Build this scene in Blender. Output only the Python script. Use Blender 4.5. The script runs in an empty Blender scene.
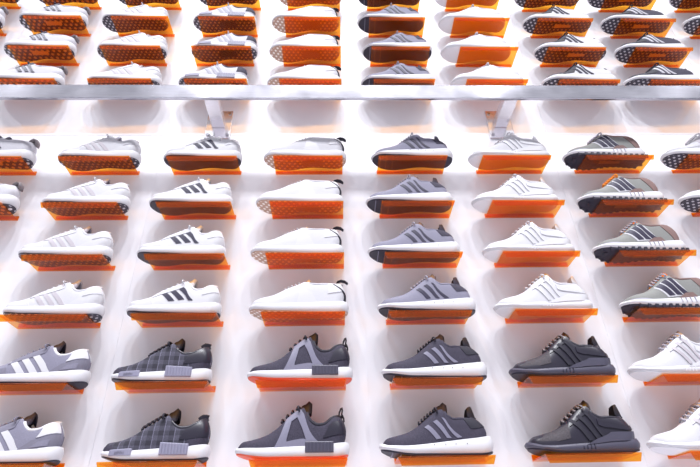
import bpy, bmesh, math
from mathutils import Vector, Matrix
PI = math.pi
sc = bpy.context.scene
COL = sc.collection
OZ = 2.30                       # height of the calibrated origin above the shop floor

# ------------------------------------------------------------------ materials
MATS = {}
def node_mat(name):
    m = bpy.data.materials.new(name); m.use_nodes = True
    nt = m.node_tree
    return m, nt, nt.nodes['Principled BSDF']

def solid(name, col, rough=.6, spec=.35, metal=0., var=.06, scale=260., bump=.0, coat=0.):
    """plain surface with a fine procedural weave / grain"""
    if name in MATS: return MATS[name]
    m, nt, p = node_mat(name)
    tc = nt.nodes.new('ShaderNodeTexCoord')
    nz = nt.nodes.new('ShaderNodeTexNoise'); nz.inputs['Scale'].default_value = scale
    nz.inputs['Detail'].default_value = 3
    nt.links.new(tc.outputs['Object'], nz.inputs['Vector'])
    mx = nt.nodes.new('ShaderNodeMix'); mx.data_type = 'RGBA'
    mx.inputs['A'].default_value = tuple(max(0, c*(1-var*2)) for c in col)+(1,)
    mx.inputs['B'].default_value = tuple(min(1, c*(1+var*2)) for c in col)+(1,)
    nt.links.new(nz.outputs['Fac'], mx.inputs['Factor'])
    nt.links.new(mx.outputs['Result'], p.inputs['Base Color'])
    p.inputs['Roughness'].default_value = rough
    p.inputs['Specular IOR Level'].default_value = spec
    p.inputs['Metallic'].default_value = metal
    p.inputs['Coat Weight'].default_value = coat
    if bump:
        b = nt.nodes.new('ShaderNodeBump'); b.inputs['Strength'].default_value = bump
        b.inputs['Distance'].default_value = .001
        nt.links.new(nz.outputs['Fac'], b.inputs['Height'])
        nt.links.new(b.outputs['Normal'], p.inputs['Normal'])
    MATS[name] = m
    return m

def plaid(name, dark, light):
    if name in MATS: return MATS[name]
    m, nt, p = node_mat(name)
    tc = nt.nodes.new('ShaderNodeTexCoord')
    sp = nt.nodes.new('ShaderNodeSeparateXYZ'); nt.links.new(tc.outputs['Object'], sp.inputs[0])
    def band(sock, freq, thr):
        a = nt.nodes.new('ShaderNodeMath'); a.operation = 'MULTIPLY'; a.inputs[1].default_value = freq
        nt.links.new(sock, a.inputs[0])
        f = nt.nodes.new('ShaderNodeMath'); f.operation = 'FRACT'; nt.links.new(a.outputs[0], f.inputs[0])
        g = nt.nodes.new('ShaderNodeMath'); g.operation = 'LESS_THAN'; g.inputs[1].default_value = thr
        nt.links.new(f.outputs[0], g.inputs[0]); return g.outputs[0]
    bx = band(sp.outputs['X'], 38, .5); bz = band(sp.outputs['Z'], 42, .5)
    tx = band(sp.outputs['X'], 38, .08); 
    s = nt.nodes.new('ShaderNodeMath'); s.operation = 'ADD'; nt.links.new(bx, s.inputs[0]); nt.links.new(bz, s.inputs[1])
    s1 = nt.nodes.new('ShaderNodeMath'); s1.operation = 'MULTIPLY'; s1.inputs[1].default_value = .33
    nt.links.new(s.outputs[0], s1.inputs[0])
    s2 = nt.nodes.new('ShaderNodeMath'); s2.operation = 'ADD'; nt.links.new(s1.outputs[0], s2.inputs[0]); nt.links.new(tx, s2.inputs[1])
    nz = nt.nodes.new('ShaderNodeTexNoise'); nz.inputs['Scale'].default_value = 420
    nt.links.new(tc.outputs['Object'], nz.inputs['Vector'])
    s3 = nt.nodes.new('ShaderNodeMath'); s3.operation = 'MULTIPLY'; s3.use_clamp = True
    nt.links.new(s2.outputs[0], s3.inputs[0]); nt.links.new(nz.outputs['Fac'], s3.inputs[1])
    mx = nt.nodes.new('ShaderNodeMix'); mx.data_type = 'RGBA'
    mx.inputs['A'].default_value = dark+(1,); mx.inputs['B'].default_value = light+(1,)
    nt.links.new(s3.outputs[0], mx.inputs['Factor']); nt.links.new(mx.outputs['Result'], p.inputs['Base Color'])
    p.inputs['Roughness'].default_value = .8
    MATS[name] = m; return m

def dotted(name, base, dot, sp=.0180, rad=.23, lim=1.0):
    """rubber outsole with a staggered grid of round dots"""
    if name in MATS: return MATS[name]
    m, nt, p = node_mat(name)
    tc = nt.nodes.new('ShaderNodeTexCoord')
    def lattice(off):
        a = nt.nodes.new('ShaderNodeVectorMath'); a.operation = 'MULTIPLY_ADD'
        a.inputs[1].default_value = (1/sp, 1/(sp*1.5), 0); a.inputs[2].default_value = (off, off, 0)
        nt.links.new(tc.outputs['Object'], a.inputs[0])
        f = nt.nodes.new('ShaderNodeVectorMath'); f.operation = 'FRACTION'; nt.links.new(a.outputs[0], f.inputs[0])
        s = nt.nodes.new('ShaderNodeVectorMath'); s.operation = 'MULTIPLY'; s.inputs[1].default_value = (1, 1.5, 0)
        nt.links.new(f.outputs[0], s.inputs[0])
        d = nt.nodes.new('ShaderNodeVectorMath'); d.operation = 'DISTANCE'; d.inputs[1].default_value = (.5, .75, 0)
        nt.links.new(s.outputs[0], d.inputs[0]); return d.outputs['Value']
    mn = nt.nodes.new('ShaderNodeMath'); mn.operation = 'MINIMUM'
    nt.links.new(lattice(0), mn.inputs[0]); nt.links.new(lattice(.5), mn.inputs[1])
    lt = nt.nodes.new('ShaderNodeMath'); lt.operation = 'LESS_THAN'; lt.inputs[1].default_value = rad
    nt.links.new(mn.outputs[0], lt.inputs[0])
    sx = nt.nodes.new('ShaderNodeSeparateXYZ'); nt.links.new(tc.outputs['Normal'], sx.inputs[0])
    dn = nt.nodes.new('ShaderNodeMath'); dn.operation = 'LESS_THAN'; dn.inputs[1].default_value = -.80   # tread pattern on the underside only
    nt.links.new(sx.outputs['Z'], dn.inputs[0])
    lm = nt.nodes.new('ShaderNodeMath'); lm.operation = 'MULTIPLY'
    nt.links.new(lt.outputs[0], lm.inputs[0]); nt.links.new(dn.outputs[0], lm.inputs[1]); lt = lm
    mx = nt.nodes.new('ShaderNodeMix'); mx.data_type = 'RGBA'
    mx.inputs['A'].default_value = base+(1,); mx.inputs['B'].default_value = dot+(1,)
    nt.links.new(lt.outputs[0], mx.inputs['Factor']); nt.links.new(mx.outputs['Result'], p.inputs['Base Color'])
    p.inputs['Roughness'].default_value = .55
    MATS[name] = m; return m

def acrylic():
    m = bpy.data.materials.new('orange_acrylic'); m.use_nodes = True
    nt = m.node_tree; nt.nodes.clear()
    out = nt.nodes.new('ShaderNodeOutputMaterial')
    tr = nt.nodes.new('ShaderNodeBsdfTransparent'); tr.inputs[0].default_value = (1.0, .67, .17, 1)
    df = nt.nodes.new('ShaderNodeBsdfDiffuse'); df.inputs[0].default_value = (.95, .20, .02, 1)
    tl = nt.nodes.new('ShaderNodeBsdfTranslucent'); tl.inputs[0].default_value = (1.0, .26, .02, 1)
    gl = nt.nodes.new('ShaderNodeBsdfGlossy'); gl.inputs['Roughness'].default_value = .02
    gl.inputs[0].default_value = (1, .97, .95, 1)
    a = nt.nodes.new('ShaderNodeMixShader'); a.inputs[0].default_value = .5
    nt.links.new(df.outputs[0], a.inputs[1]); nt.links.new(tl.outputs[0], a.inputs[2])
    b = nt.nodes.new('ShaderNodeMixShader'); b.inputs[0].default_value = .11
    nt.links.new(tr.outputs[0], b.inputs[1]); nt.links.new(a.outputs[0], b.inputs[2])
    fr = nt.nodes.new('ShaderNodeFresnel'); fr.inputs['IOR'].default_value = 1.45
    ge = nt.nodes.new('ShaderNodeNewGeometry')          # reflect at the entry face only (no false total reflection on leaving)
    iv = nt.nodes.new('ShaderNodeMath'); iv.operation = 'SUBTRACT'; iv.inputs[0].default_value = 1
    nt.links.new(ge.outputs['Backfacing'], iv.inputs[1])
    fm = nt.nodes.new('ShaderNodeMath'); fm.operation = 'MULTIPLY'
    nt.links.new(fr.outputs[0], fm.inputs[0]); nt.links.new(iv.outputs[0], fm.inputs[1])
    c = nt.nodes.new('ShaderNodeMixShader'); nt.links.new(fm.outputs[0], c.inputs[0])
    nt.links.new(b.outputs[0], c.inputs[1]); nt.links.new(gl.outputs[0], c.inputs[2])
    nt.links.new(c.outputs[0], out.inputs[0])
    return m
ACRYLIC = acrylic()

def steel(name, tint=(.46, .45, .50)):
    m, nt, p = node_mat(name)
    tc = nt.nodes.new('ShaderNodeTexCoord')
    mp = nt.nodes.new('ShaderNodeMapping'); mp.inputs['Scale'].default_value = (3, 60, 60)
    nt.links.new(tc.outputs['Object'], mp.inputs[0])
    nz = nt.nodes.new('ShaderNodeTexNoise'); nz.inputs['Scale'].default_value = 6; nz.inputs['Detail'].default_value = 6
    nt.links.new(mp.outputs[0], nz.inputs['Vector'])
    n2 = nt.nodes.new('ShaderNodeTexNoise'); n2.inputs['Scale'].default_value = 9; n2.inputs['Detail'].default_value = 5
    nt.links.new(tc.outputs['Object'], n2.inputs['Vector'])
    mr = nt.nodes.new('ShaderNodeMapRange'); mr.inputs['To Min'].default_value = .12; mr.inputs['To Max'].default_value = .30
    nt.links.new(n2.outputs['Fac'], mr.inputs[0]); nt.links.new(mr.outputs[0], p.inputs['Roughness'])
    mx = nt.nodes.new('ShaderNodeMix'); mx.data_type = 'RGBA'
    mx.inputs['A'].default_value = tuple(c*.86 for c in tint)+(1,); mx.inputs['B'].default_value = tuple(min(1, c*1.12) for c in tint)+(1,)
    nt.links.new(nz.outputs['Fac'], mx.inputs['Factor']); nt.links.new(mx.outputs['Result'], p.inputs['Base Color'])
    p.inputs['Metallic'].default_value = 1
    b = nt.nodes.new('ShaderNodeBump'); b.inputs['Strength'].default_value = .06; b.inputs['Distance'].default_value = .002
    nt.links.new(n2.outputs['Fac'], b.inputs['Height']); nt.links.new(b.outputs['Normal'], p.inputs['Normal'])
    return m
STEEL = steel('brushed_steel')
STEEL2 = steel('satin_steel', (.80, .78, .82))
STEEL2.node_tree.nodes['Principled BSDF'].inputs['Metallic'].default_value = .75
BOLT = steel('bolt_steel', (.45, .44, .48))

WHITE_FAB = solid('white_fabric', (.60, .59, .625), .75, var=.02, bump=.15)
WHITE_LEA = solid('white_leather', (.63, .62, .65), .42, var=.01)
WHITE_FOAM = solid('white_foam', (.68, .67, .70), .5, var=.015, scale=500, bump=.12)
TONAL = solid('pale_pinkish_overlay', (.50, .46, .50), .55, var=.03)
PALE_GREY = solid('pale_grey_fabric', (.40, .385, .45), .7, var=.06)
LAV = solid('lavender_grey_knit', (.23, .22, .29), .75, var=.12, scale=420, bump=.2)
LAV_SUEDE = solid('grey_suede', (.20, .19, .245), .85, var=.06)
CHAR = solid('charcoal_knit', (.046, .040, .064), .8, var=.42, scale=420, bump=.25)
BLACK = solid('black_fabric', (.022, .02, .032), .7, var=.1)
BLACK_LEA = solid('black_leather', (.022, .019, .033), .36, spec=.5, var=.05)
BLACK_RUB = solid('black_rubber', (.026, .023, .04), .5, var=.08)
SLATE = solid('slate_rubber', (.070, .065, .098), .42, spec=.5, var=.05)
NAVY = solid('navy_stripe', (.032, .027, .055), .55, var=.05)
MIDGREY = solid('mid_grey_overlay', (.21, .20, .27), .5, var=.05)
PLUG = solid('grey_plug', (.27, .26, .35), .5, var=.03)
OLIVE = solid('grey_olive_mesh', (.235, .235, .225), .75, var=.1, scale=420, bump=.2)
BROWN = solid('brown_suede', (.22, .14, .13), .85, var=.08)
ORANGE = solid('orange_lining', (.85, .30, .04), .7, var=.08)
CORAL = solid('coral_rubber', (.80, .13, .07), .5, var=.04)
TAB_LIT_LACE = solid('brown_grey_tab_lit_lace', (.22, .19, .20), .6, var=.1)
DOT_DARK = dotted('dark_dotted_rubber', (.040, .036, .055), (.52, .50, .55), rad=.22)
DOT_BIG = dotted('dark_webbed_rubber', (.040, .036, .055), (.66, .64, .70), sp=.0225, rad=.26)
GUM = dotted('tan_dotted_rubber', (.50, .33, .25), (.93, .88, .84), sp=.0185, rad=.24)
PLAID = plaid('plaid_knit', (.022, .02, .034), (.17, .16, .23))

# ------------------------------------------------------------------ mesh helpers
def link(name, verts, faces, mat, parent=None, smooth=True, sub=0, bevel=0):
    me = bpy.data.meshes.new(name)
    me.from_pydata([tuple(v) for v in verts], [], faces)
    bm = bmesh.new(); bm.from_mesh(me)
    bmesh.ops.remove_doubles(bm, verts=bm.verts, dist=1e-6)
    bmesh.ops.recalc_face_normals(bm, faces=bm.faces)
    bm.to_mesh(me); bm.free()
    for p in me.polygons: p.use_smooth = smooth
    me.materials.append(mat)
    o = bpy.data.objects.new(name, me); COL.objects.link(o)
    if parent: o.parent = parent
    if bevel:
        b = o.modifiers.new('bevel', 'BEVEL'); b.width = bevel; b.segments = 2; b.limit_method = 'ANGLE'
    return o

class MB:
    def __init__(s): s.v = []; s.f = []
    def add(s, v, f):
        n = len(s.v); s.v += [tuple(p) for p in v]; s.f += [tuple(i+n for i in q) for q in f]; return s
    def box(s, x0, x1, y0, y1, z0, z1):
        return s.add([(x0,y0,z0),(x1,y0,z0),(x1,y1,z0),(x0,y1,z0),(x0,y0,z1),(x1,y0,z1),(x1,y1,z1),(x0,y1,z1)],
                     [(0,3,2,1),(4,5,6,7),(0,1,5,4),(1,2,6,5),(2,3,7,6),(3,0,4,7)])
    def tube(s, path, r, n=8, closed=False):
        path = [Vector(p) for p in path]; N = len(path); v = []; f = []
        up = None
        for i, p in enumerate(path):
            a = path[(i-1) % N] if (closed or i > 0) else path[0]
            b = path[(i+1) % N] if (closed or i < N-1) else path[-1]
            t = (b-a).normalized()
            if up is None:
                up = Vector((0,0,1)) if abs(t.z) < .9 else Vector((1,0,0))
            x = t.cross(up).normalized(); y = x.cross(t).normalized(); up = y
            rr = r[i] if isinstance(r, (list, tuple)) else r
            for k in range(n):
                q = 2*PI*k/n; v.append(p + x*(rr*math.cos(q)) + y*(rr*math.sin(q)))
        for i in range(N if closed else N-1):
            j = (i+1) % N
            for k in range(n):
                l = (k+1) % n; f.append((i*n+k, i*n+l, j*n+l, j*n+k))
        if not closed:
            f.append(tuple(range(n))); f.append(tuple((N-1)*n+k for k in reversed(range(n))))
        return s.add(v, f)
    def cyl(s, a, b, r, n=14): return s.tube([a, b], r, n)
    def build(s, name, mat, parent=None, smooth=True, bevel=0): return link(name, s.v, s.f, mat, parent, smooth, bevel=bevel)

def pchip(pts):
    pts = sorted(pts); pts = [p for i, p in enumerate(pts) if i == 0 or p[0]-pts[i-1][0] > .004]; X = [p[0] for p in pts]; Y = [p[1] for p in pts]; n = len(X)
    h = [X[i+1]-X[i] for i in range(n-1)]; d = [(Y[i+1]-Y[i])/h[i] for i in range(n-1)]
    m = [d[0]] + [0 if d[i-1]*d[i] <= 0 else 2*d[i-1]*d[i]/(d[i-1]+d[i]) for i in range(1, n-1)] + [d[-1]]
    def f(x):
        if x <= X[0]: return Y[0]
        if x >= X[-1]: return Y[-1]
        i = max(k for k in range(n-1) if X[k] <= x); t = (x-X[i])/h[i]
        return ((1+2*t)*(1-t)**2*Y[i] + t*(1-t)**2*h[i]*m[i] + t*t*(3-2*t)*Y[i+1] + t*t*(t-1)*h[i]*m[i+1])
    return f
def sstep(a, b, x):
    t = min(1, max(0, (x-a)/(b-a))); return t*t*(3-2*t)

# ------------------------------------------------------------------ the sneaker generator
WL = pchip([(0,.037),(.1,.044),(.2,.048),(.3,.050),(.4,.0485),(.5,.045),(.6,.042),(.7,.0405),(.8,.039),(.9,.038),(1,.036)])
WM = pchip([(0,.040),(.1,.045),(.2,.0465),(.3,.045),(.4,.039),(.5,.031),(.6,.027),(.7,.029),(.8,.033),(.9,.035),(1,.034)])
def env(u, rt=.17, rh=.12):
    e = 1.
    if u < rt: a = max(0, u/rt); e = (1-(1-a)**2.1)**.5
    if u > 1-rh: a = max(0, (1-u)/rh); e = min(e, (1-(1-a)**2.3)**.5)
    return e
def sides(u):
    e = env(u); c = .007*(1-sstep(0, .25, u))
    return c-(.90*WL(u)+c)*e, c+(.92*WM(u)-c)*e

class Shoe:
    """toe at x=0, heel at x=L, lateral side towards -y, ground at z=0"""
    def __init__(s, L=.285, tongue=(.60,.112), dip=(.72,.086), heel=(.93,.108), lean=.05, midt=None,
                 toe=.046, toebox=.060, spring=.015, sole_t=.0055):
        s.L = L; s.spring = spring; s.sole_t = sole_t
        s.zm = pchip(midt or [(0,.026),(.15,.026),(.4,.030),(.7,.037),(1,.042)])
        tx, tz = tongue; tz += .017; tongue = (tx, tz); s.tongue = tongue; s.heel = heel; s.lean = lean; s.dip = dip
        s.T = pchip([(0,toe-.012),(.05,toe),(.14,toebox-.006),(.24,toebox+.002),(.34,toebox+.016),(tx-.055,tz-.024),(tx-.005,tz-.018),(tx+.045,(tz-.018)*.35+dip[1]*.65),
                     (max(dip[0],tx+.085),dip[1]),(max(dip[0],tx+.085)+.05,dip[1]+.001),(heel[0]-.02,heel[1]-.004),(heel[0]+.04,heel[1]),(1.02,heel[1])])
        s.ow = pchip([(0,0),(.30,0.0),(.40,.010),(tx-.02,.017),(dip[0],.024),(.86,.022),(.95,.012),(1,0)])
        s.dp = pchip([(0,0),(.30,0),(.42,.005),(tx-.04,.012),(tx+.06,.045),(.9,.045),(1,.012)])
    def zb(s, u):
        return (s.spring*((.32-u)/.32)**2 if u < .32 else 0) + (.007*((u-.88)/.12)**2 if u > .88 else 0)
    def X(s, u): return s.L*(.012+.945*u)
    # surface of the upper: u toe>heel, t 0 at the midsole .. 1 at the top edge
    def P(s, u, t, side=-1, off=0.):
        p = s._P(u, t, side)
        if off:
            e = 1e-3
            a = s._P(min(1, u+e), t, side)-s._P(max(0, u-e), t, side)
            b = s._P(u, min(1, t+e), side)-s._P(u, max(0, t-e), side)
            n = a.cross(b)
            if side > 0: n = -n
            if n.length > 1e-12: p = p + n.normalized()*off
        return p
    def base(s, u): return max(s.zm(u), s.zb(u)+.010) - .004 + s.zb(u)*.55
    def _P(s, u, t, side):
        yl, ym = sides(u); k = .93
        Y = (yl if side < 0 else ym)*k
        zb = s.base(u); zt = max(zb+.006, s.T(u)+s.zb(u)*.3)
        yc = (yl+ym)*.5*k
        te = (1-(1-min(1, u/.06))**2)**.5
        zt = zb+(zt-zb)*(.25+.75*te)
        yo = yc + side*min(s.ow(u), abs(Y-yc)*.8)
        ph = t*PI/2; e = .80
        c = max(0, math.cos(ph))**e; sn = math.sin(ph)**e
        y = yo+(Y-yo)*c; z = zb+(zt-zb)*sn
        zz = max(0, (z-zb)/(s.heel[1]-zb)); w = sstep(.70, 1, u)
        x = s.X(u) - s.lean*s.L*w*zz**1.3 + .008*w*math.sin(PI*min(1, zz))
        return Vector((x, y, z))
    def us(s, K): return [.5-.5*math.cos(PI*k/K) for k in range(K+1)]
    def sole(s, name, levels, mat, parent, K=44):
        us = s.us(K); v = []; f = []; n = 2*K
        for inset, zf in levels:
            ring = []
            for k in range(K+1):
                u = us[k]; yl, ym = sides(u)
                x = s.L/2+(s.L*u-s.L/2)*(1-inset/(s.L/2))
                ring.append((x, yl*(1-inset/.045), zf(u)))
            for k in range(K-1, 0, -1):
                u = us[k]; yl, ym = sides(u)
                x = s.L/2+(s.L*u-s.L/2)*(1-inset/(s.L/2))
                ring.append((x, ym*(1-inset/.040), zf(u)))
            v += ring
        for a in range(len(levels)-1):
            for k in range(n):
                l = (k+1) % n; f.append((a*n+k, a*n+l, (a+1)*n+l, (a+1)*n+k))
        def cap(b):
            for k in range(K):
                i, j = b+k, b+k+1
                mi, mj = b+(n-k) % n, b+(n-k-1) % n
                if k == 0: f.append((i, j, mj))
                elif k == K-1: f.append((i, j, mi))
                else: f.append((i, j, mj, mi))
        cap(0); cap((len(levels)-1)*n)
        o = link(name, v, f, mat, parent)
        o.data.set_sharp_from_angle(angle=math.radians(50))
        return o
    def outsole(s, mat, parent, lugs=False):
        t = s.sole_t
        o = s.sole('outsole', [(.008, lambda u: s.zb(u)), (.0025, lambda u: s.zb(u)+.0012),
                           (.001, lambda u: s.zb(u)+t*.7+.005*(1-sstep(0, .10, u))), (.003, lambda u: s.zb(u)+t+.006*(1-sstep(0, .10, u)))], mat, parent)
        return o
    def lug(s, mat, parent, n=14):
        mb = MB()
        for side in (-1, 1):
            for i in range(n):
                u = .04+.92*i/(n-1); yl, ym = sides(u); y = (yl if side < 0 else ym)
                u2 = u+.038; z = s.zb(u+.019)
                x0, x1 = s.L*u, s.L*u2
                mb.box(x0, x1, min(y*1.02, y*.74), max(y*1.02, y*.74), z-.0006, z+.0135)
        for i in range(9):
            u = .10+.8*i/8; z = s.zb(u); mb.box(s.L*u-.006, s.L*u+.006, -.014, .010, z-.0005, z+.004)
        return mb.build('tread', mat, parent, smooth=False, bevel=.0012)
    def midsole(s, mat, parent, bulge=.0025):
        t = s.sole_t
        zb2 = lambda u: s.zb(u)+t*.7
        top = lambda u: s.base(u)+.004
        def mid(q): return lambda u: zb2(u)+(top(u)-zb2(u))*q
        return s.sole('midsole', [(.003, zb2), (.0005, mid(.12)), (-bulge*.4, mid(.3)), (-bulge*.7, mid(.55)), (-bulge*.1, mid(.82)),
                                  (.0015, mid(.97)), (.006, top)], mat, parent)
    def upper(s, mat, lin, parent, K=52, M=10):
        us = s.us(K); rows = []
        C = 5
        for u in us:
            r = [s.P(u, j/M, -1) for j in range(M+1)]
            rt = [s.P(u, j/M, 1) for j in range(M+1)]
            a, b = r[-1], rt[-1]
            d = min(s.dp(u), max(0, a.z-s.base(u)-.008))
            mid = []
            for j in range(1, C+1):
                q = j/(C+1); p = a.lerp(b, q); p.z -= d*(1-abs(2*q-1)**3); mid.append(p)
            rows.append(r+mid+rt[::-1])
        n = len(rows[0]); v = [p for r in rows for p in r]; f = []; g = []
        for i in range(K):
            for j in range(n-1):
                q = (i*n+j, (i+1)*n+j, (i+1)*n+j+1, i*n+j+1)
                (g if (M <= j < M+C+1 and us[i] > s.tongue[0]-.04) else f).append(q)
        def sub(fs):
            ids = sorted({i for q in fs for i in q}); mp = {i: k for k, i in enumerate(ids)}
            return [v[i] for i in ids], [tuple(mp[i] for i in q) for q in fs]
        o = link('upper', *sub(f), mat, parent)
        link('lining', *sub(g), lin, parent)
        return o
    def collar(s, mat, parent, r=.0035):
        a = s.tongue[0]+.02
        path = [s.P(a+(1-a)*k/16, 1, -1) for k in range(17)] + [s.P(1-(1-a)*k/16, 1, 1) for k in range(1, 17)]
        for i, p in enumerate(path): p.z -= r*.4
        return MB().tube(path, r, 8).build('collar', mat, parent)
    # patch lying on the upper; corners (u,t): bottom-left, bottom-right, top-right, top-left
    def patch_into(s, mb, bl, br, tr, tl, side=-1, off=.0012, n=6, m=7, bow=0.):
        top = []; bot = []
        for j in range(m+1):
            q = j/m
            for i in range(n+1):
                w = i/n
                u = (bl[0]*(1-w)+br[0]*w)*(1-q)+(tl[0]*(1-w)+tr[0]*w)*q + bow*math.sin(PI*q)
                t = (bl[1]*(1-w)+br[1]*w)*(1-q)+(tl[1]*(1-w)+tr[1]*w)*q
                u = min(.999, max(.001, u)); t = math.asin(min(1, max(0, t))**1.25)*2/PI
                top.append(s.P(u, t, side, off)); bot.append(s.P(u, t, side, -.0012))
        N = (n+1)*(m+1); f = []
        for j in range(m):
            for i in range(n):
                a = j*(n+1)+i; f.append((a, a+1, a+n+2, a+n+1)); f.append((N+a, N+a+n+1, N+a+n+2, N+a+1))
        bd = [i for i in range(n+1)] + [(j+1)*(n+1)-1 for j in range(1, m+1)] + [m*(n+1)+i for i in range(n-1, -1, -1)] + [j*(n+1) for j in range(m-1, 0, -1)]
        for k in range(len(bd)):
            a, b = bd[k], bd[(k+1) % len(bd)]; f.append((a, N+a, N+b, b))
        mb.add(top+bot, f)
    def patch(s, name, mat, parent, quads, both=True, off=.0012, n=6, m=7, bow=0.):
        for sd in ((-1, 1) if both else (-1,)):
            mb = MB()
            for q in quads: s.patch_into(mb, *q, side=sd, off=off, n=n, m=m, bow=bow)
            o = mb.build(name, mat, parent); o.data.set_sharp_from_angle(angle=math.radians(60))
        return o
    def stripes(s, mat, parent, u0=.36, du=.095, w=.05, slant=.13, t0=.10, t1=.86, off=.0014, narrow=.85):
        for k in range(3):
            a = u0+slant+du*k; b = u0+du*k*.86
            s.patch('stripe', mat, parent, [((a, t0), (a+w, t0), (b+w*narrow, t1), (b, t1))], both=False, off=off, n=4, m=8)
    def ribbon(s, name, path, widths, thick, mat, parent, arch=.0, y0=0.):
        path = [Vector((p[0], y0, p[1])) for p in path]; N = len(path); A = 6
        v = []; f = []
        for i, p in enumerate(path):
            t = (path[min(N-1, i+1)]-path[max(0, i-1)]).normalized()
            nr = Vector((-t.z, 0, t.x))
            for sgn in (1, -1):
                for a in range(A+1):
                    q = a/A*2-1; tk = thick*.5*(1-abs(q)**4*.7)
                    ar = arch[i] if isinstance(arch, list) else arch
                    v.append(p+Vector((0, q*widths[i]*.5, 0))+nr*(sgn*tk)+Vector((0, 0, -1))*(ar*abs(q)**1.6*(1 if ar > 0 else 0))+Vector((-1, 0, 0))*(-ar*abs(q)**1.6 if ar < 0 else 0))
        R = 2*(A+1)
        for i in range(N-1):
            for a in range(A):
                b = i*R+a; f.append((b, b+1, b+R+1, b+R))
                c = b+A+1; f.append((c, c+R, c+R+1, c+1))
            f.append((i*R, i*R+R, i*R+R+A+1, i*R+A+1)); f.append((i*R+A, i*R+2*A+1, i*R+R+2*A+1, i*R+R+A))
        for i in (0, N-1):
            for a in range(A): f.append((i*R+a, i*R+A+1+a, i*R+A+2+a, i*R+a+1))
        return link(name, v, f, mat, parent)
    def tongue_part(s, mat, parent, out=.010, wide=.046, back=.012, thick=.007):
        tx, tz = s.tongue; path = []; w = []
        for k in range(9):
            u = .38+(tx-.05-.38)*k/8; p = s.P(u, 1, -1)
            path.append((p.x, p.z-.001)); w.append(.024+(wide-.024)*k/8)
        x, z = path[-1]; X1 = s.L*tx
        path += [(x+(X1-x)*.45, z+(tz-z)*.55), (X1-.002, tz-.007), (X1+back*.35, tz), (X1+back*.8, tz-.006)]
        w += [wide, wide*.94, wide*.82, wide*.6]
        return s.ribbon('tongue', path, w, thick, mat, parent, arch=[.008]*7+[.012, .018, .030, .034, .034, .026])
    def laces(s, mat, parent, n=5, u0=.37, r=.0023, bow=True, h=.004):
        u1 = s.tongue[0]-.065; mb = MB()
        for i in range(n):
            u = u0+(u1-u0)*i/(n-1)
            a = s.P(u, .90, -1, .0015); b = s.P(u+.012, .90, 1, .0015)
            a2 = s.P(u, .98, -1, .004); b2 = s.P(u+.012, .98, 1, .004)
            c = (a2+b2)*.5; c.z = max(a2.z, b2.z)+h
            path = [a, a.lerp(a2, .6)+Vector((0, -.0008, .0012)), a2, (a2.lerp(c, .5)+Vector((0, 0, .002))), c, (b2.lerp(c, .5)+Vector((0, 0, .002))), b2, b]
            mb.tube(path, r, 7)
        if bow:
            u = u1+.012; c = (s.P(u, 1, -1)+s.P(u, 1, 1))*.5; c.z += .007
            for sg in (-1, 1):
                path = [c+Vector((math.sin(q)*.002-.004*math.sin(q), sg*(.016*(1-math.cos(q))), .006*math.sin(q)-.004*(1-math.cos(q)))) for q in [2*PI*k/14 for k in range(15)]]
                mb.tube(path, r*.9, 6)
            mb.tube([c+Vector((-.004, 0, -.003)), c+Vector((0, 0, .002)), c+Vector((.004, 0, -.003))], r*1.7, 7)
        return mb.build('laces', mat, parent)
    def heel_top(s): 
        p = s.P(1, 1, -1); return p
    def tab(s, mat, parent, h=.024, lean=-.004, w0=.030, w1=.014, thick=.006, drop=.03):
        p = s.heel_top(); lo = s.P(1, .72, -1)
        path = [(lo.x+.001, lo.z), (p.x+.0005, p.z), (p.x+lean*.4, p.z+h*.45), (p.x+lean, p.z+h*.85), (p.x+lean*1.25, p.z+h)]
        return s.ribbon('heel_tab', path, [w0*.8, w0, w0*.86, w1*1.3, w1*.6], thick, mat, parent, arch=[-.020, -.020, -.016, -.010, -.004])
    def loop(s, mat, parent, h=.022, back=.012, r=.0022, w=.012, lo=.55):
        p = s.heel_top(); q = s.P(1, lo, -1)
        path = [q+Vector((.002, 0, 0)), q.lerp(p, .6)+Vector((.005, 0, 0)), p+Vector((back*.6, 0, h*.25)), p+Vector((back, 0, h*.7)), p+Vector((back*.7, 0, h)),
                p+Vector((back*.1, 0, h*.92)), p+Vector((-.004, 0, h*.45)), p+Vector((-.006, 0, -.006))]
        mb = MB()
        for dy in (-1, 0, 1): mb.tube([v+Vector((0, dy*w*.33, 0)) for v in path], r, 6)
        return mb.build('pull_loop', mat, parent)
    def plug(s, mat, parent, u0, u1, z0, z1, ribs=0, name='midsole_plug', tilt=0.):
        """block let into the outer face of the midsole"""
        n = 10; v = []; f = []
        for i in range(n+1):
            u = u0+(u1-u0)*i/n; yl, _ = sides(u); x = s.L*u
            a = yl*1.035-.0025; e = .0015*(1 if i in (0, n) else 0)
            q = i/n; zt = z1+tilt*(q-.5)
            v += [(x, a+.006, z0), (x, a+e, z0+.001), (x, a+e, zt-.002), (x, a+.001+e, zt), (x, a+.007, zt)]
        for i in range(n):
            for j in range(4): b = i*5+j; f.append((b, b+1, b+6, b+5))
        for i in (0, n): f.append(tuple(i*5+j for j in range(5)))
        mb = MB(); mb.add(v, f)
        for k in range(ribs):
            u = u0+(u1-u0)*(k+.5)/ribs; yl, _ = sides(u); a = yl*1.035-.0025; d = s.L*(u1-u0)/ribs*.28
            q = (k+.5)/ribs; zt = z1+tilt*(q-.5)
            mb.box(s.L*u-d, s.L*u+d, a-.0018, a+.002, z0+.002, zt-.002)
        o = mb.build(name, mat, parent, smooth=False, bevel=.0006); return o
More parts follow.
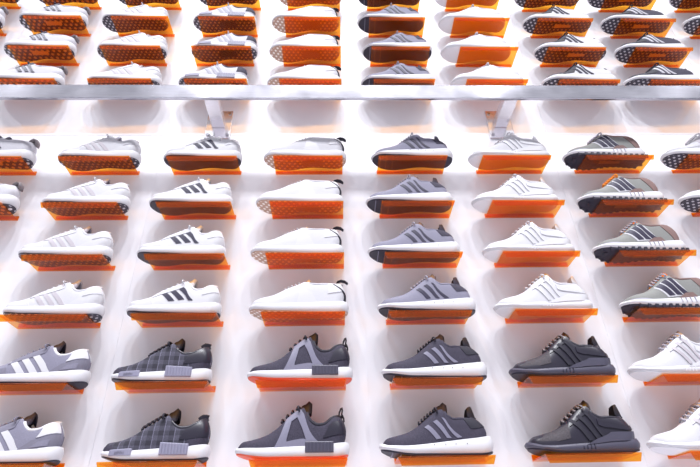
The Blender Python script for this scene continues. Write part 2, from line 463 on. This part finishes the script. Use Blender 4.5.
    def plate(s, mat, parent, u0, u1, y0, y1, name='shank_plate', th=.0012, taper=0.):
        mb = MB(); a = s.L*u0; b = s.L*u1; z = -.0008
        mb.add([(a,y0,z),(b,y0+taper,z),(b,y1-taper,z),(a,y1,z),(a,y0,z+th+.001),(b,y0+taper,z+th+.001),(b,y1-taper,z+th+.001),(a,y1,z+th+.001)],
               [(0,3,2,1),(4,5,6,7),(0,1,5,4),(1,2,6,5),(2,3,7,6),(3,0,4,7)])
        return mb.build(name, mat, parent, smooth=False)

def root(): 
    o = bpy.data.objects.new('sneaker', None); COL.objects.link(o); o.empty_display_size = .05; return o

def text_part(body, size, mat, parent, loc, rot):
    c = bpy.data.curves.new('t', 'FONT'); c.body = body; c.size = size; c.extrude = .0004; c.align_x = 'CENTER'; c.align_y = 'CENTER'
    t = bpy.data.objects.new('t', c); COL.objects.link(t)
    me = bpy.data.meshes.new_from_object(t.evaluated_get(bpy.context.evaluated_depsgraph_get()))
    bpy.data.objects.remove(t)
    me.materials.clear(); me.materials.append(mat)
    o = bpy.data.objects.new('lettering', me); COL.objects.link(o); o.parent = parent; o.location = loc; o.rotation_euler = rot
    return o

# ---- one builder per kind of sneaker
def k_retro(L, up, toecap, stripe, counter, heelp, tongue, lin, lace, outs, mid=None, st=dict(), big=False):
    s = Shoe(L, tongue=(.655,.110), dip=(.76,.080), heel=(.95,.100), lean=.035, toe=.050, toebox=.058,
             midt=[(0,.023),(.2,.024),(.45,.027),(.75,.034),(1,.039)])
    r = root(); s.outsole(outs, r); s.midsole(mid or WHITE_FOAM, r); s.upper(up, lin, r); s.collar(heelp, r, .0045)
    s.patch('toe_cap', toecap, r, [((.02,.02),(.33,.02),(.30,.45),(.03,.55))], n=14)
    s.patch('eyestay', toecap, r, [((.30,.62),(.62,.74),(.635,.98),(.34,.98))], n=12, m=4, off=.0016)
    s.stripes(stripe, r, **(st or dict(u0=.30, du=.112, w=.068, slant=.12, t0=.04, t1=.80)))
    s.patch('heel_counter', counter, r, [((.70,.02),(.995,.02),(.995,.48),(.80,.46))], n=10, off=.0018)
    s.patch('heel_panel', heelp, r, [((.83,.55),(.995,.55),(.995,.97),(.88,.97))], n=8, off=.0016)
    s.tongue_part(tongue, r); s.laces(lace, r)
    return s, r

def k_grey_retro():
    s, r = k_retro(.292, LAV, LAV_SUEDE, WHITE_LEA, LAV_SUEDE, WHITE_LEA, CHAR, BLACK, LAV_SUEDE, BLACK_RUB)
    s.patch('counter_panel', LAV, r, [((.80,.10),(.94,.10),(.94,.34),(.86,.34))], n=6, off=.003)
    return r
def k_white_tonal():
    s, r = k_retro(.284, WHITE_FAB, WHITE_LEA, TONAL, WHITE_LEA, WHITE_FAB, PALE_GREY, PALE_GREY, WHITE_FAB, DOT_DARK,
                   st=dict(u0=.34, du=.095, w=.052, slant=.10, t0=.05, t1=.66))
    return r
def k_three_stripe():
    s, r = k_retro(.274, WHITE_LEA, WHITE_FAB, NAVY, WHITE_LEA, WHITE_LEA, WHITE_FAB, PALE_GREY, WHITE_FAB, BLACK_RUB,
                   st=dict(u0=.37, du=.105, w=.062, slant=.115, t0=.22, t1=.80))
    return r
def k_plaid():
    s = Shoe(.270, tongue=(.63,.112), dip=(.76,.080), heel=(.98,.104), lean=.015, toe=.046, toebox=.056,
             midt=[(0,.020),(.15,.022),(.4,.026),(.75,.034),(1,.038)])
    r = root(); s.outsole(BLACK_RUB, r); s.midsole(WHITE_FOAM, r); s.upper(PLAID, BLACK, r); s.collar(BLACK_LEA, r, .0045)
    s.patch('toe_cap', CHAR, r, [((.01,.02),(.16,.02),(.13,.6),(.02,.6))], n=10)
    s.patch('heel_panel', BLACK_LEA, r, [((.76,.40),(.995,.30),(.995,.96),(.80,.90))], n=8, off=.0016)
    s.patch('heel_counter', CHAR, r, [((.80,.02),(.995,.02),(.995,.28),(.84,.34))], n=8, off=.0018)
    s.tongue_part(BLACK, r, thick=.010); s.laces(BLACK, r, n=6, r=.003, h=.008)
    s.tab(BLACK_LEA, r, h=.010, lean=.002, w0=.030, w1=.020)
    f = s.plug(PLUG, r, .13, .335, .012, .0275, name='front_plug', tilt=.002); s.plug(PLUG, r, .575, .83, .012, .041, ribs=9, name='rear_plug', tilt=-.004)
    yl, _ = sides(.232)
    t = text_part('adidas', .010, LAV_SUEDE, f, (s.L*.232, yl*1.035-.0029, .0195), (PI/2, 0, math.radians(-2)))
    return r
def k_cage():
    s = Shoe(.288, tongue=(.625,.126), dip=(.75,.082), heel=(.93,.104), lean=.025, toe=.042, toebox=.054,
             midt=[(0,.022),(.15,.024),(.4,.027),(.75,.033),(1,.037)])
    r = root(); s.outsole(CORAL, r); s.midsole(WHITE_FOAM, r); s.upper(CHAR, CORAL, r); s.collar(BLACK, r, .005)
    s.patch('cage', MIDGREY, r, [((.36,.02),(.45,.02),(.52,.90),(.46,.95)), ((.45,.74),(.58,.80),(.585,.97),(.46,.97)),
                                ((.67,.04),(.79,.04),(.595,.95),(.555,.84)), ((.38,.02),(.72,.02),(.70,.20),(.42,.20)),
                                ((.42,.20),(.47,.20),(.47,.44),(.44,.44))], n=8, off=.0022)
    s.patch('heel_panel', BLACK_LEA, r, [((.80,.34),(.995,.34),(.995,.82),(.85,.80))], n=8, off=.0016)
    s.tongue_part(BLACK, r, thick=.008); s.laces(BLACK, r, n=4, u0=.42, r=.003, h=.007)
    s.plug(SLATE, r, .62, .865, .012, .039, ribs=8, name='rear_plug')
    s.loop(BLACK, r, h=.022, back=.004, r=.0022)
    return r
def k_knit_white():
    s = Shoe(.292, tongue=(.585,.104), dip=(.72,.094), heel=(.94,.101), lean=.02, toe=.046, toebox=.062,
             midt=[(0,.026),(.2,.026),(.5,.029),(.8,.035),(1,.038)], spring=.017)
    r = root(); s.outsole(GUM, r); s.midsole(WHITE_FOAM, r); s.upper(WHITE_FAB, WHITE_FAB, r); s.collar(WHITE_FAB, r, .004)
    s.patch('side_overlay', WHITE_LEA, r, [((.50,.03),(.72,.03),(.66,.55),(.54,.70))], n=8, off=.0016)
    s.tongue_part(WHITE_FAB, r, thick=.006, back=.010); s.laces(WHITE_FAB, r, n=5, r=.002, bow=False, h=.004)
    s.patch('heel_panel', WHITE_LEA, r, [((.82,.45),(.97,.55),(.98,.97),(.84,.97))], n=8, off=.0016)
    s.patch('heel_trim', BLACK, r, [((.985,.12),(.998,.12),(.90,.93),(.885,.93))], n=3, m=12, off=.0026, bow=.03)
    p = s.heel_top()
    s.ribbon('pull_tab', [(p.x-.016, p.z+.001), (p.x-.012, p.z+.010), (p.x-.002, p.z+.014), (p.x+.010, p.z+.011), (p.x+.018, p.z+.004)], [.016,.018,.018,.018,.014], .005, BLACK, r)
    s.plate(GUM2, r, .47, .72, -.020, .014)
    return r
def k_swift(up, stripe, tab_m, lin, lace):
    s = Shoe(.288, tongue=(.585,.117), dip=(.69,.090), heel=(.93,.094), lean=.085, toe=.044, toebox=.058, spring=.018,
             midt=[(0,.022),(.15,.023),(.35,.027),(.6,.035),(.8,.041),(1,.046)], sole_t=.007)
    r = root(); s.outsole(BLACK_RUB, r); s.midsole(WHITE_FOAM, r, .004); s.upper(up, lin, r); s.collar(up, r, .004)
    s.stripes(stripe, r, u0=.40, du=.10, w=.045, slant=.10, t0=.14, t1=.72)
    s.patch('heel_panel', tab_m, r, [((.84,.50),(.995,.50),(.995,.98),(.80,.98))], n=8, off=.0014)
    s.tongue_part(up, r, thick=.009); s.laces(lace, r, n=6, r=.0023)
    s.tab(tab_m, r, h=.028, lean=-.006, w0=.036, w1=.018, thick=.009)

    for u in (.46, .56, .65, .75):
        yl, _ = sides(u); z = .026+.006*(u-.46)
        MB().cyl((s.L*u, yl*1.05-.0012, z), (s.L*u, yl*.9, z), .0011, 8).build('midsole_dimple', SLATE, r)
    for u in (.10, .17, .25):
        mb = MB(); z = s.zb(u); yl, ym = sides(u)
        mb.box(s.L*u-.0012, s.L*u+.0012, yl*.86, ym*.86, z-.0012, z+.002); mb.build('flex_groove', MIDGREY, r, smooth=False)
    return s, r
def k_swift_grey(): return k_swift(LAV, NAVY, CHAR, ORANGE, PALE_GREY)[1]
def k_swift_dark(): return k_swift(CHAR, MIDGREY, BLACK, BLACK, BLACK)[1]
def k_eqt(up, mid, outs, stripe, over, lin, lace, tab_m, L=.288, toe_over=None):
    s = Shoe(L, tongue=(.60,.118), dip=(.72,.088), heel=(.94,.092), lean=.040, toe=.042, toebox=.056, spring=.016,
             midt=[(0,.017),(.15,.018),(.35,.022),(.55,.025),(.75,.031),(1,.034)], sole_t=.006)
    r = root(); s.outsole(outs, r); s.midsole(mid, r, .004); s.upper(up, lin, r); s.collar(over, r, .0045)
    s.patch('toe_overlay', toe_over or over, r, [((.01,.02),(.34,.02),(.22,.34),(.02,.42))], n=12, off=.0014)
    s.patch('heel_wing', mid, r, [((.62,.0),(.995,.0),(.995,.34),(.76,.36)), ((.50,.0),(.66,.0),(.76,.34),(.60,.10))], n=10, off=.005)
    s.stripes(stripe, r, u0=.40, du=.082, w=.036, slant=.13, t0=.10, t1=.88, off=.003)
    s.patch('eyestay', over, r, [((.38,.74),(.60,.80),(.62,.98),(.40,.98))], n=10, m=4, off=.0022)
    s.patch('heel_strap', over, r, [((.66,.62),(.90,.44),(.90,.60),(.66,.82)), ((.89,.44),(.995,.40),(.995,.56),(.89,.60))], n=8, m=4, off=.0022)
    s.tongue_part(over, r, thick=.009, wide=.05); s.laces(lace, r, n=5, r=.0026)
    s.tab(tab_m, r, h=.030, lean=-.006, w0=.034, w1=.018, thick=.009)
    for k in range(4):
        u = .44+.035*k; yl, _ = sides(u)
        MB().box(s.L*u, s.L*u+.0018, yl*1.03-.002, yl*.9, .008, .016+.002*k).build('midsole_groove', outs, r, smooth=False)
    return s, r
def k_eqt_black():
    s, r = k_eqt(BLACK_LEA, SLATE, BLACK_RUB, BLACK, BLACK_LEA, BLACK, TAB_LIT_LACE, BLACK)  # orange reflections on the laces are put into their brown-grey colour
    s.patch('forefoot_mesh', MESHY, r, [((.05,.30),(.36,.30),(.38,.90),(.16,.96))], n=12, off=.0010)
    for k in range(3):
        p = s.P(.50+.03*k, .88, -1, .0022)
        MB().cyl(p+Vector((0, -.0012, .0006)), p+Vector((0, .002, -.001)), .0018, 8).build('eyelet', BLACK_RUB, r)
    return r
def k_eqt_white(): return k_eqt(WHITE_FAB, WHITE_FOAM, WHITE_RUB, WHITE_LEA, WHITE_LEA, WHITE_FAB, WHITE_FAB, WHITE_FAB)[1]
def k_eqt_white_grey(): return k_eqt(WHITE_FAB, WHITE_FOAM, WHITE_RUB, TONAL, WHITE_LEA, PALE_GREY, PALE_GREY, WHITE_FAB)[1]
def k_knit_runner_white():
    s = Shoe(.290, tongue=(.60,.108), dip=(.72,.086), heel=(.95,.094), lean=.03, toe=.046, toebox=.060, spring=.017)
    r = root(); s.outsole(WHITE_RUB, r); s.midsole(WHITE_FOAM, r, .004); s.upper(WHITE_FAB, WHITE_FAB, r); s.collar(WHITE_FAB, r, .0045)
    s.patch('toe_cap', WHITE_LEA, r, [((.01,.02),(.20,.02),(.16,.5),(.02,.5))], n=10)
    s.patch('side_overlay', WHITE_LEA, r, [((.40,.03),(.68,.03),(.58,.88),(.44,.88))], n=8, off=.0016)
    s.tongue_part(WHITE_FAB, r, thick=.009); s.laces(WHITE_FAB, r, n=6, r=.0034, h=.008)
    s.tab(WHITE_FAB, r, h=.012, lean=.001, w0=.028, w1=.016)
    return r
def k_trail():
    s = Shoe(.290, tongue=(.555,.116), dip=(.68,.100), heel=(.94,.110), lean=.045, toe=.044, toebox=.060, spring=.018,
             midt=[(0,.026),(.15,.027),(.35,.029),(.6,.036),(.8,.041),(1,.044)], sole_t=.010)
    r = root(); s.outsole(BLACK_RUB, r); s.lug(BLACK_RUB, r); s.midsole(WHITE_FOAM, r, .004); s.upper(OLIVE, BLACK, r); s.collar(BROWN, r, .0045)
    s.patch('toe_overlay', PALE_GREY, r, [((.01,.02),(.30,.02),(.20,.22),(.02,.30))], n=12, off=.0014)
    s.patch('side_base', WHITE_FAB, r, [((.44,.10),(.72,.10),(.60,.86),(.34,.86))], n=8, off=.0010, both=False)
    s.stripes(NAVY, r, u0=.36, du=.090, w=.068, slant=.10, t0=.16, t1=.84, off=.0022)
    s.patch('mid_panel', BROWN, r, [((.56,.02),(.78,.02),(.74,.26),(.66,.26))], n=8, off=.0022)
    s.patch('heel_panel', BROWN, r, [((.90,.02),(.995,.02),(.995,.97),(.80,.97))], n=8, off=.0018)
    s.tongue_part(LAV_SUEDE, r, thick=.010); s.laces(PALE_GREY, r, n=5, r=.0030, h=.007)
    for k in range(4):
        u = .55+.05*k; yl, _ = sides(u)
        MB().box(s.L*u, s.L*u+.0016, yl*1.05-.0022, yl*.9, .018, .031+.002*k).build('midsole_groove', PALE_GREY, r, smooth=False)
    s.plate(MIDGREY, r, .40, .66, -.012, .004, taper=.002)
    return r
def k_lattice():
    s = Shoe(.286, tongue=(.575,.108), dip=(.70,.086), heel=(.96,.092), lean=.02, toe=.046, toebox=.060, spring=.018,
             midt=[(0,.028),(.2,.030),(.5,.033),(.8,.040),(1,.044)])
    r = root(); s.outsole(DOT_BIG, r); s.midsole(WHITE_FOAM, r, .004); s.upper(PALE_WHITE, PALE_GREY, r); s.collar(PALE_WHITE, r, .0045)
    s.stripes(SLATE, r, u0=.36, du=.085, w=.045, slant=.10, t0=.22, t1=.88, off=.003)
    s.patch('lace_bar', SLATE, r, [((.38,.80),(.58,.84),(.60,.98),(.40,.98))], n=8, m=4, off=.003)
    s.tongue_part(CHAR, r, thick=.009); s.laces(CHAR, r, n=5, r=.0028)
    p = s.heel_top()
    s.ribbon('heel_tab', [(p.x-.018, p.z-.014), (p.x-.012, p.z+.004), (p.x-.002, p.z+.012), (p.x+.008, p.z+.008), (p.x+.010, p.z-.010)], [.024,.028,.030,.030,.026], .009, TAB_LIT_LACE, r)
    s.plate(WHITE_RUB, r, .43, .66, -.018, .004, taper=.003, name='torsion_plate')
    return r
def k_ribbed():
    s = Shoe(.272, tongue=(.62,.110), dip=(.74,.084), heel=(.96,.100), lean=.02, toe=.046, toebox=.058,
             midt=[(0,.022),(.15,.024),(.4,.028),(.75,.034),(1,.038)])
    r = root(); s.outsole(DOT_DARK, r); s.midsole(WHITE_FOAM, r); s.upper(PALE_WHITE, BLACK, r); s.collar(CHAR, r, .005)
    s.stripes(PALE_GREY, r, u0=.38, du=.09, w=.045, slant=.10, t0=.06, t1=.84)
    s.patch('heel_panel', CHAR, r, [((.86,.40),(.995,.34),(.995,.97),(.88,.92))], n=8, off=.0016)
    s.plug(PLUG, r, .13, .335, .012, .0265, name='front_plug'); s.plug(PLUG, r, .575, .83, .012, .038, ribs=8, name='rear_plug')
    s.tongue_part(CHAR, r, thick=.009); s.laces(PALE_WHITE, r, n=6, r=.0028, h=.007)
    s.plate(BLACK_RUB, r, .44, .70, -.020, .014, taper=.004)
    return r
def k_bounce(up, fore, stripe, toeov, lin, coll):
    s = Shoe(.298, tongue=(.545,.112), dip=(.68,.082), heel=(.95,.088), lean=.03, toe=.044, toebox=.056, spring=.020,
             midt=[(0,.026),(.2,.028),(.5,.032),(.8,.040),(1,.044)])
    r = root(); s.outsole(DOT_DARK, r); s.midsole(WHITE_FOAM, r, .004); s.upper(up, lin, r); s.collar(coll, r, .0045)
    s.patch('forefoot_panel', fore, r, [((.02,.30),(.40,.30),(.50,.98),(.10,.98))], n=12, off=.0012)
    s.patch('toe_overlay', toeov, r, [((.01,.02),(.30,.02),(.22,.28),(.02,.32))], n=12, off=.0018)
    s.stripes(stripe, r, u0=.38, du=.085, w=.040, slant=.10, t0=.20, t1=.84, off=.0022)
    s.tongue_part(fore, r, thick=.010, wide=.05); s.laces(fore, r, n=5, r=.0030, h=.007)
    s.tab(BLACK, r, h=.016, lean=.004, w0=.030, w1=.018, thick=.008)
    s.plate(WHITE_RUB, r, .44, .68, -.014, .005, taper=.004, name='torsion_plate')
    return r
def k_two_tone(): return k_bounce(WHITE_FAB, BLACK, CHAR, WHITE_FAB, BLACK, WHITE_FAB)
def k_dark_bounce(): return k_bounce(CHAR, BLACK, PALE_WHITE, CHAR, BLACK, CHAR)
def k_white_bounce(): return k_bounce(WHITE_FAB, WHITE_FAB, TONAL, WHITE_FAB, PALE_GREY, WHITE_FAB)
MESHY = solid('speckled_mesh', (.055, .046, .055), .7, var=.45, scale=300, bump=.4)
WHITE_RUB = solid('white_rubber', (.76, .75, .78), .5, var=.02)
GUM2 = solid('tan_rubber', (.52, .34, .24), .5, var=.03)
PALE_WHITE = solid('off_white_knit', (.55, .535, .58), .75, var=.06, scale=420, bump=.2)

# ------------------------------------------------------------------ copies
def copy_tree(o, parent=None):
    c = o.copy(); COL.objects.link(c)
    if parent: c.parent = parent
    for ch in list(o.children): copy_tree(ch, c)
    return c
def recolour(o, part, mat):
    for ch in o.children:
        if ch.name.split('.')[0] == part:
            ch.material_slots[0].link = 'OBJECT'; ch.material_slots[0].material = mat

# ------------------------------------------------------------------ shelves
PITCH = .3646; SW = .24; SD = .1051; ST = .003
ROWZ = {1:-.581, 2:-.3875, 3:-.1937, 4:0., 5:.194, 6:.388, 7:.7766, 8:.9706, 9:1.1640, 10:1.3575}
COLS = {c: i-4 for i, c in enumerate('YZABCDEFGH')}
def shelf_mesh():
    """one bent acrylic sheet: flange up the wall, tray, lip turned down in front with tapered ends"""

    yb = -.0008

    

    up = [(yb-ST, .017), (yb-ST, .0045), (yb-ST-.0015, .003), (-SD+.002, .003), (-SD, .001), (-SD+.0018, -.018)]
    lo = [(yb, .017), (yb, .0015), (yb-.0015, 0.), (-SD+.0042, 0.), (-SD+.003, -.0015), (-SD+.0048, -.018)]
    hw = [SW/2, SW/2, SW/2, SW/2, SW/2, SW/2-.007]
    v = []; f = []
    for sx in (-1, 1):
        for i in range(6): v += [(sx*hw[i], *up[i]), (sx*hw[i], *lo[i])]
    for i in range(5):
        a, b = 2*i, 2*i+2
        f += [(a, b, 12+b, 12+a), (a+1, 12+a+1, 12+b+1, b+1), (a, a+1, b+1, b), (12+a, 12+b, 12+b+1, 12+a+1)]
    f += [(0, 12, 13, 1), (10, 11, 23, 22)]
    return v, f
SHELF = link('acrylic_shelf', *shelf_mesh(), ACRYLIC, smooth=False)
ORD = {1:'lowest row', 2:'fifth row below the rail', 3:'fourth row below the rail', 4:'third row below the rail', 5:'second row below the rail',
       6:'first row below the rail', 7:'row cut by the steel rail', 8:'second row above the rail', 9:'third row above the rail', 10:'topmost row'}

# per row: column -> (kind, heel offset from the shelf centre)
LAY = {
 1: dict(A=('grey_retro',.133), B=('plaid',.137), C=('cage',.125), D=('swift_dark',.128), E=('eqt_black',.141), F=('eqt_white_grey',.098)),
 2: dict(A=('grey_retro',.153), B=('plaid',.118), C=('cage',.138), D=('swift_dark',.144), E=('eqt_black',.136), F=('eqt_white_grey',.108)),
 3: dict(A=('white_tonal',.145), B=('three_stripe',.122), C=('knit_white',.130), D=('swift_grey',.142), E=('eqt_white',.126), F=('trail',.146)),
 4: dict(A=('white_tonal',.126), B=('three_stripe',.113), C=('knit_white',.119), D=('swift_grey',.121), E=('eqt_white',.122), F=('trail',.117)),
 5: dict(Z=('lattice',.138), A=('white_tonal',.140), B=('three_stripe',.115), C=('knit_white',.121), D=('swift_grey',.122), E=('eqt_white',.117), F=('trail',.116), G=('white_bounce',.116)),
 6: dict(Z=('lattice',.134), A=('white_tonal',.137), B=('three_stripe',.128), C=('knit_white',.133), D=('swift_grey',.148), E=('eqt_white',.133), F=('trail',.116), G=('white_bounce',.122)),
 7: dict(Z=('lattice',.128), A=('white_tonal',.142), B=('ribbed',.117), C=('knit_white',.120), D=('swift_grey',.124), E=('knit_runner_white',.118), F=('two_tone',.133), G=('dark_bounce',.103)),
 8: dict(Z=('lattice',.122), A=('white_tonal',.132), B=('ribbed',.139), C=('knit_white',.116), D=('swift_grey',.135), E=('knit_runner_white',.103), F=('two_tone',.142), G=('dark_bounce',.124)),
 9: dict(Y=('lattice',.130), Z=('lattice',.121), A=('white_tonal',.106), B=('ribbed',.119), C=('knit_white',.114), D=('swift_grey',.121), E=('knit_runner_white',.115), F=('two_tone',.132), G=('dark_bounce',.119), H=('dark_bounce',.127)),
 10: dict(Y=('lattice',.139), Z=('lattice',.125), A=('white_tonal',.121), B=('ribbed',.112), C=('knit_white',.130), D=('swift_grey',.126), E=('knit_runner_white',.120), F=('two_tone',.133), G=('dark_bounce',.114), H=('dark_bounce',.137)),
}
DESC = {  # kind -> (label head, group)
 'grey_retro': ('lavender grey sneaker with three broad white stripes', 'grey sneakers with white stripes'),
 'plaid': ('dark plaid sneaker with grey blocks in white midsole', 'dark plaid sneakers'),
 'cage': ('black sneaker with grey side cage and red outsole', 'black caged sneakers'),
 'swift_dark': ('charcoal knit running sneaker with grey stripes', 'charcoal striped runners'),
 'eqt_black': ('all black sculpted sneaker with dark sole', 'all black sneakers'),
 'eqt_white_grey': ('white sneaker with grey laces at right edge', 'white sneakers with grey laces'),
 'white_tonal': ('white sneaker with pale tonal stripes and dark dotted outsole', 'white tonal striped sneakers'),
 'three_stripe': ('white sneaker with three bold navy stripes', 'white sneakers with navy stripes'),
 'knit_white': ('white knit sneaker with tan sole and black heel tab', 'white knit sneakers with tan soles'),
 'swift_grey': ('light grey running sneaker with dark stripes', 'light grey striped runners'),
 'eqt_white': ('all white sneaker with white sole and heel tab', 'all white sneakers'),
 'trail': ('olive grey sneaker with brown heel and chunky dark tread', 'olive grey trail sneakers'),
 'lattice': ('off white sneaker with dark lace cage', 'off white caged sneakers'),
 'white_bounce': ('white sneaker with dark toe rubber at right edge', 'white sneakers with dark toe'),
 'ribbed': ('pale grey sneaker with dark collar and dotted outsole', 'pale grey dark collared sneakers'),
 'knit_runner_white': ('all white laced knit sneaker', 'all white knit sneakers'),
 'two_tone': ('white sneaker with black tongue and forefoot', 'black and white sneakers'),
 'dark_bounce': ('charcoal sneaker with white midsole', 'charcoal sneakers with white midsole'),
}
SHORT = {'grey_retro':'grey white-striped sneaker', 'plaid':'dark plaid sneaker', 'cage':'black caged sneaker', 'swift_dark':'charcoal striped runner',
 'eqt_black':'all black sneaker', 'eqt_white_grey':'white grey-laced sneaker', 'white_tonal':'white tonal-striped sneaker', 'three_stripe':'white navy-striped sneaker',
 'knit_white':'white tan-soled sneaker', 'swift_grey':'light grey runner', 'eqt_white':'all white sneaker', 'trail':'olive grey sneaker', 'lattice':'off white caged sneaker',
 'white_bounce':'white dark-toed sneaker', 'ribbed':'pale grey dark-collared sneaker', 'knit_runner_white':'all white knit sneaker', 'two_tone':'black and white sneaker', 'dark_bounce':'charcoal white-soled sneaker'}
LENG = {'three_stripe':.274, 'plaid':.270, 'ribbed':.272, 'grey_retro':.292, 'white_tonal':.284, 'cage':.288, 'knit_white':.292, 'swift_grey':.288, 'swift_dark':.288,
        'eqt_black':.288, 'eqt_white':.288, 'eqt_white_grey':.288, 'trail':.290, 'lattice':.286, 'white_bounce':.298, 'two_tone':.298, 'dark_bounce':.298, 'knit_runner_white':.290}
ROWS_OF = {}
for rw in LAY:
    for c in LAY[rw]: ROWS_OF.setdefault((LAY[rw][c][0], rw), []).append(c)
PROTO = {}; first_shelf = True
for rw in sorted(LAY):
    for c, (kind, heel) in LAY[rw].items():
        X = COLS[c]*PITCH; Z = ROWZ[rw]+OZ
        # shelf
        if first_shelf: sh = SHELF; first_shelf = False
        else: sh = SHELF.copy(); COL.objects.link(sh)
        sh.location = (X, 0, Z)
        place = ORD[rw]
        twins = ROWS_OF[(kind, rw)]
        if len(twins) > 1:                      # two of a kind side by side in one row: say which
            place += (', at left edge' if kind == 'lattice' else ', at right edge') if c in 'YH' else ', inner column'
        sh['label'] = 'orange acrylic shelf under %s, %s' % (SHORT[kind], place)
        sh['category'] = 'shelf'; sh['group'] = 'orange acrylic shoe shelves'
        # sneaker
        if kind not in PROTO:
            r = globals()['k_'+kind](); PROTO[kind] = r
        else: r = copy_tree(PROTO[kind])
        r.location = (X+heel-LENG[kind], -.0575, Z+ST+.001)
        r['label'] = '%s, %s' % (DESC[kind][0], place); r['category'] = 'sneaker'; r['group'] = DESC[kind][1]
        if kind == 'trail' and rw in (3, 5): recolour(r, 'tongue', ORANGE)
        if kind == 'trail' and rw == 5: recolour(r, 'laces', ORANGE)
        r['row'] = rw
for o in list(bpy.data.objects):
    if 'row' in o: del o['row']

# ------------------------------------------------------------------ wall, rail, brackets
def wall_mat():
    m, nt, p = node_mat('white_wall_panel')
    tc = nt.nodes.new('ShaderNodeTexCoord')
    nz = nt.nodes.new('ShaderNodeTexNoise'); nz.inputs['Scale'].default_value = 2.5; nz.inputs['Detail'].default_value = 3
    nt.links.new(tc.outputs['Object'], nz.inputs['Vector'])
    mx = nt.nodes.new('ShaderNodeMix'); mx.data_type = 'RGBA'
    mx.inputs['A'].default_value = (.84, .825, .865, 1); mx.inputs['B'].default_value = (.87, .855, .885, 1)
    nt.links.new(nz.outputs['Fac'], mx.inputs['Factor']); nt.links.new(mx.outputs['Result'], p.inputs['Base Color'])
    p.inputs['Roughness'].default_value = .38; p.inputs['Specular IOR Level'].default_value = .4
    return m
WALL = wall_mat()
mb = MB(); g = .0010
xs = [-.547+.7292*k for k in range(-3, 6)]; zs = [0, .582+OZ-1.9, .582+OZ, .582+OZ+1.9]
for i in range(len(xs)-1):
    for j in range(len(zs)-1):
        mb.box(xs[i]+g, xs[i+1]-g, 0, .018, zs[j]+g, zs[j+1]-g)
mb.box(xs[0], xs[-1], .0012, .06, 0, zs[-1])
w = mb.build('wall_back', WALL, smooth=False); w['kind'] = 'structure'

RY = -.165; RZ = .634+OZ
rail = MB().box(xs[0]+.3, xs[-1]-.3, RY-.0055, RY+.0055, RZ-.0345, RZ+.0345).build('steel_rail', STEEL, smooth=False, bevel=.002)
rail['label'] = 'long brushed steel rail crossing the wall in front of the shelves'; rail['category'] = 'rail'
def bracket():
    r = bpy.data.objects.new('rail_bracket', None); COL.objects.link(r); r.empty_display_size = .05
    MB().box(-.048, .048, -.006, -.0002, -.072, .072).build('wall_plate', STEEL2, r, smooth=False, bevel=.002)
    MB().box(-.024, .024, RY+.0058, -.0062, -.019, .019).build('arm', STEEL2, r, smooth=False, bevel=.002)
    for x, z in ((-.036, .055), (-.036, -.055), (.036, .055), (.036, -.055)):
        n = 6; MB().cyl((x, -.0105, z), (x, -.0058, z), .0065, n).build('bolt', BOLT, r, smooth=False)
    return r
b0 = bracket(); b0.location = (-.352, 0, RZ); b1 = copy_tree(b0); b1.location = (.738, 0, RZ)
b0['label'] = 'steel bracket holding the rail behind white navy-striped sneaker, left one'
b1['label'] = 'steel bracket holding the rail behind all white sneaker, right one'
for b in (b0, b1): b['category'] = 'bracket'; b['group'] = 'steel rail brackets'

fl = MB().box(xs[0], xs[-1], -9, 0, -.08, 0).build('floor', solid('pale_floor', (.80, .77, .82), .5, var=.02, scale=3), smooth=False); fl['kind'] = 'structure'
# ------------------------------------------------------------------ light
def lamp(name, loc, target, power, size, col=(1, 1, 1)):
    l = bpy.data.lights.new(name, 'AREA'); l.shape = 'DISK'; l.size = size; l.energy = power; l.color = col
    o = bpy.data.objects.new(name, l); COL.objects.link(o); o.location = loc
    d = Vector(target)-Vector(loc); o.rotation_euler = d.to_track_quat('-Z', 'Y').to_euler()
    return o
LX = [-6.8, -4.6, -2.9, -1.2, .3, 1.9, 3.5, 5.2, 7.6]
for i, x in enumerate(LX):
    lamp('ceiling_spot', (x, (-4.6, -3.1)[i % 2], OZ+8.0), (x, -2.4, OZ), 190, .15, (.94, .96, 1))
for x in [-2.3, -1.2, -.25, .75, 1.7, 2.8]:          # added fill spots, put in to brighten the lower rows
    l = bpy.data.lights.new('lower_fill_spot', 'SPOT'); l.energy = 330; l.spot_size = math.radians(46); l.spot_blend = 1; l.shadow_soft_size = .09; l.color = (.95, .965, 1)
    o = bpy.data.objects.new('lower_fill_spot', l); COL.objects.link(o); o.location = (x, -2.2, OZ+4.2)
    o.rotation_euler = (Vector((x*.92, 0, OZ-1.1))-o.location).to_track_quat('-Z', 'Y').to_euler()
wd = bpy.data.worlds.new('shop'); sc.world = wd; wd.use_nodes = True
bg = wd.node_tree.nodes['Background']; bg.inputs[0].default_value = (.87, .885, 1.0, 1); bg.inputs[1].default_value = .64

# ------------------------------------------------------------------ camera
M = [[0.9996086178778902, -0.019615733064571022, -0.019945778515607096],
     [0.006303582020970533, -0.5367112573112648, 0.8437424317462446],
     [0.027255750181549868, 0.8435379358936389, 0.536377548738144]]
cam = bpy.data.cameras.new('camera'); co = bpy.data.objects.new('camera', cam); COL.objects.link(co)
rt, up, fw = Vector(M[0]), Vector(M[1]), Vector(M[2])
mw = Matrix((rt, up, -fw)).transposed().to_4x4(); mw.translation = Vector((0.09541174757614768, -1.4531997019096534, -0.7880776170486664+OZ))
co.matrix_world = mw
cam.sensor_fit = 'HORIZONTAL'; cam.sensor_width = 36; cam.lens = 512.494*36/700; cam.clip_start = .02
sc.camera = co
sc.cycles.transparent_max_bounces = 24
sc.view_settings.view_transform = 'Standard'; sc.view_settings.look = 'None'; sc.view_settings.gamma = 1
sc.view_settings.exposure = -0.32; sc.view_settings.use_curve_mapping = False
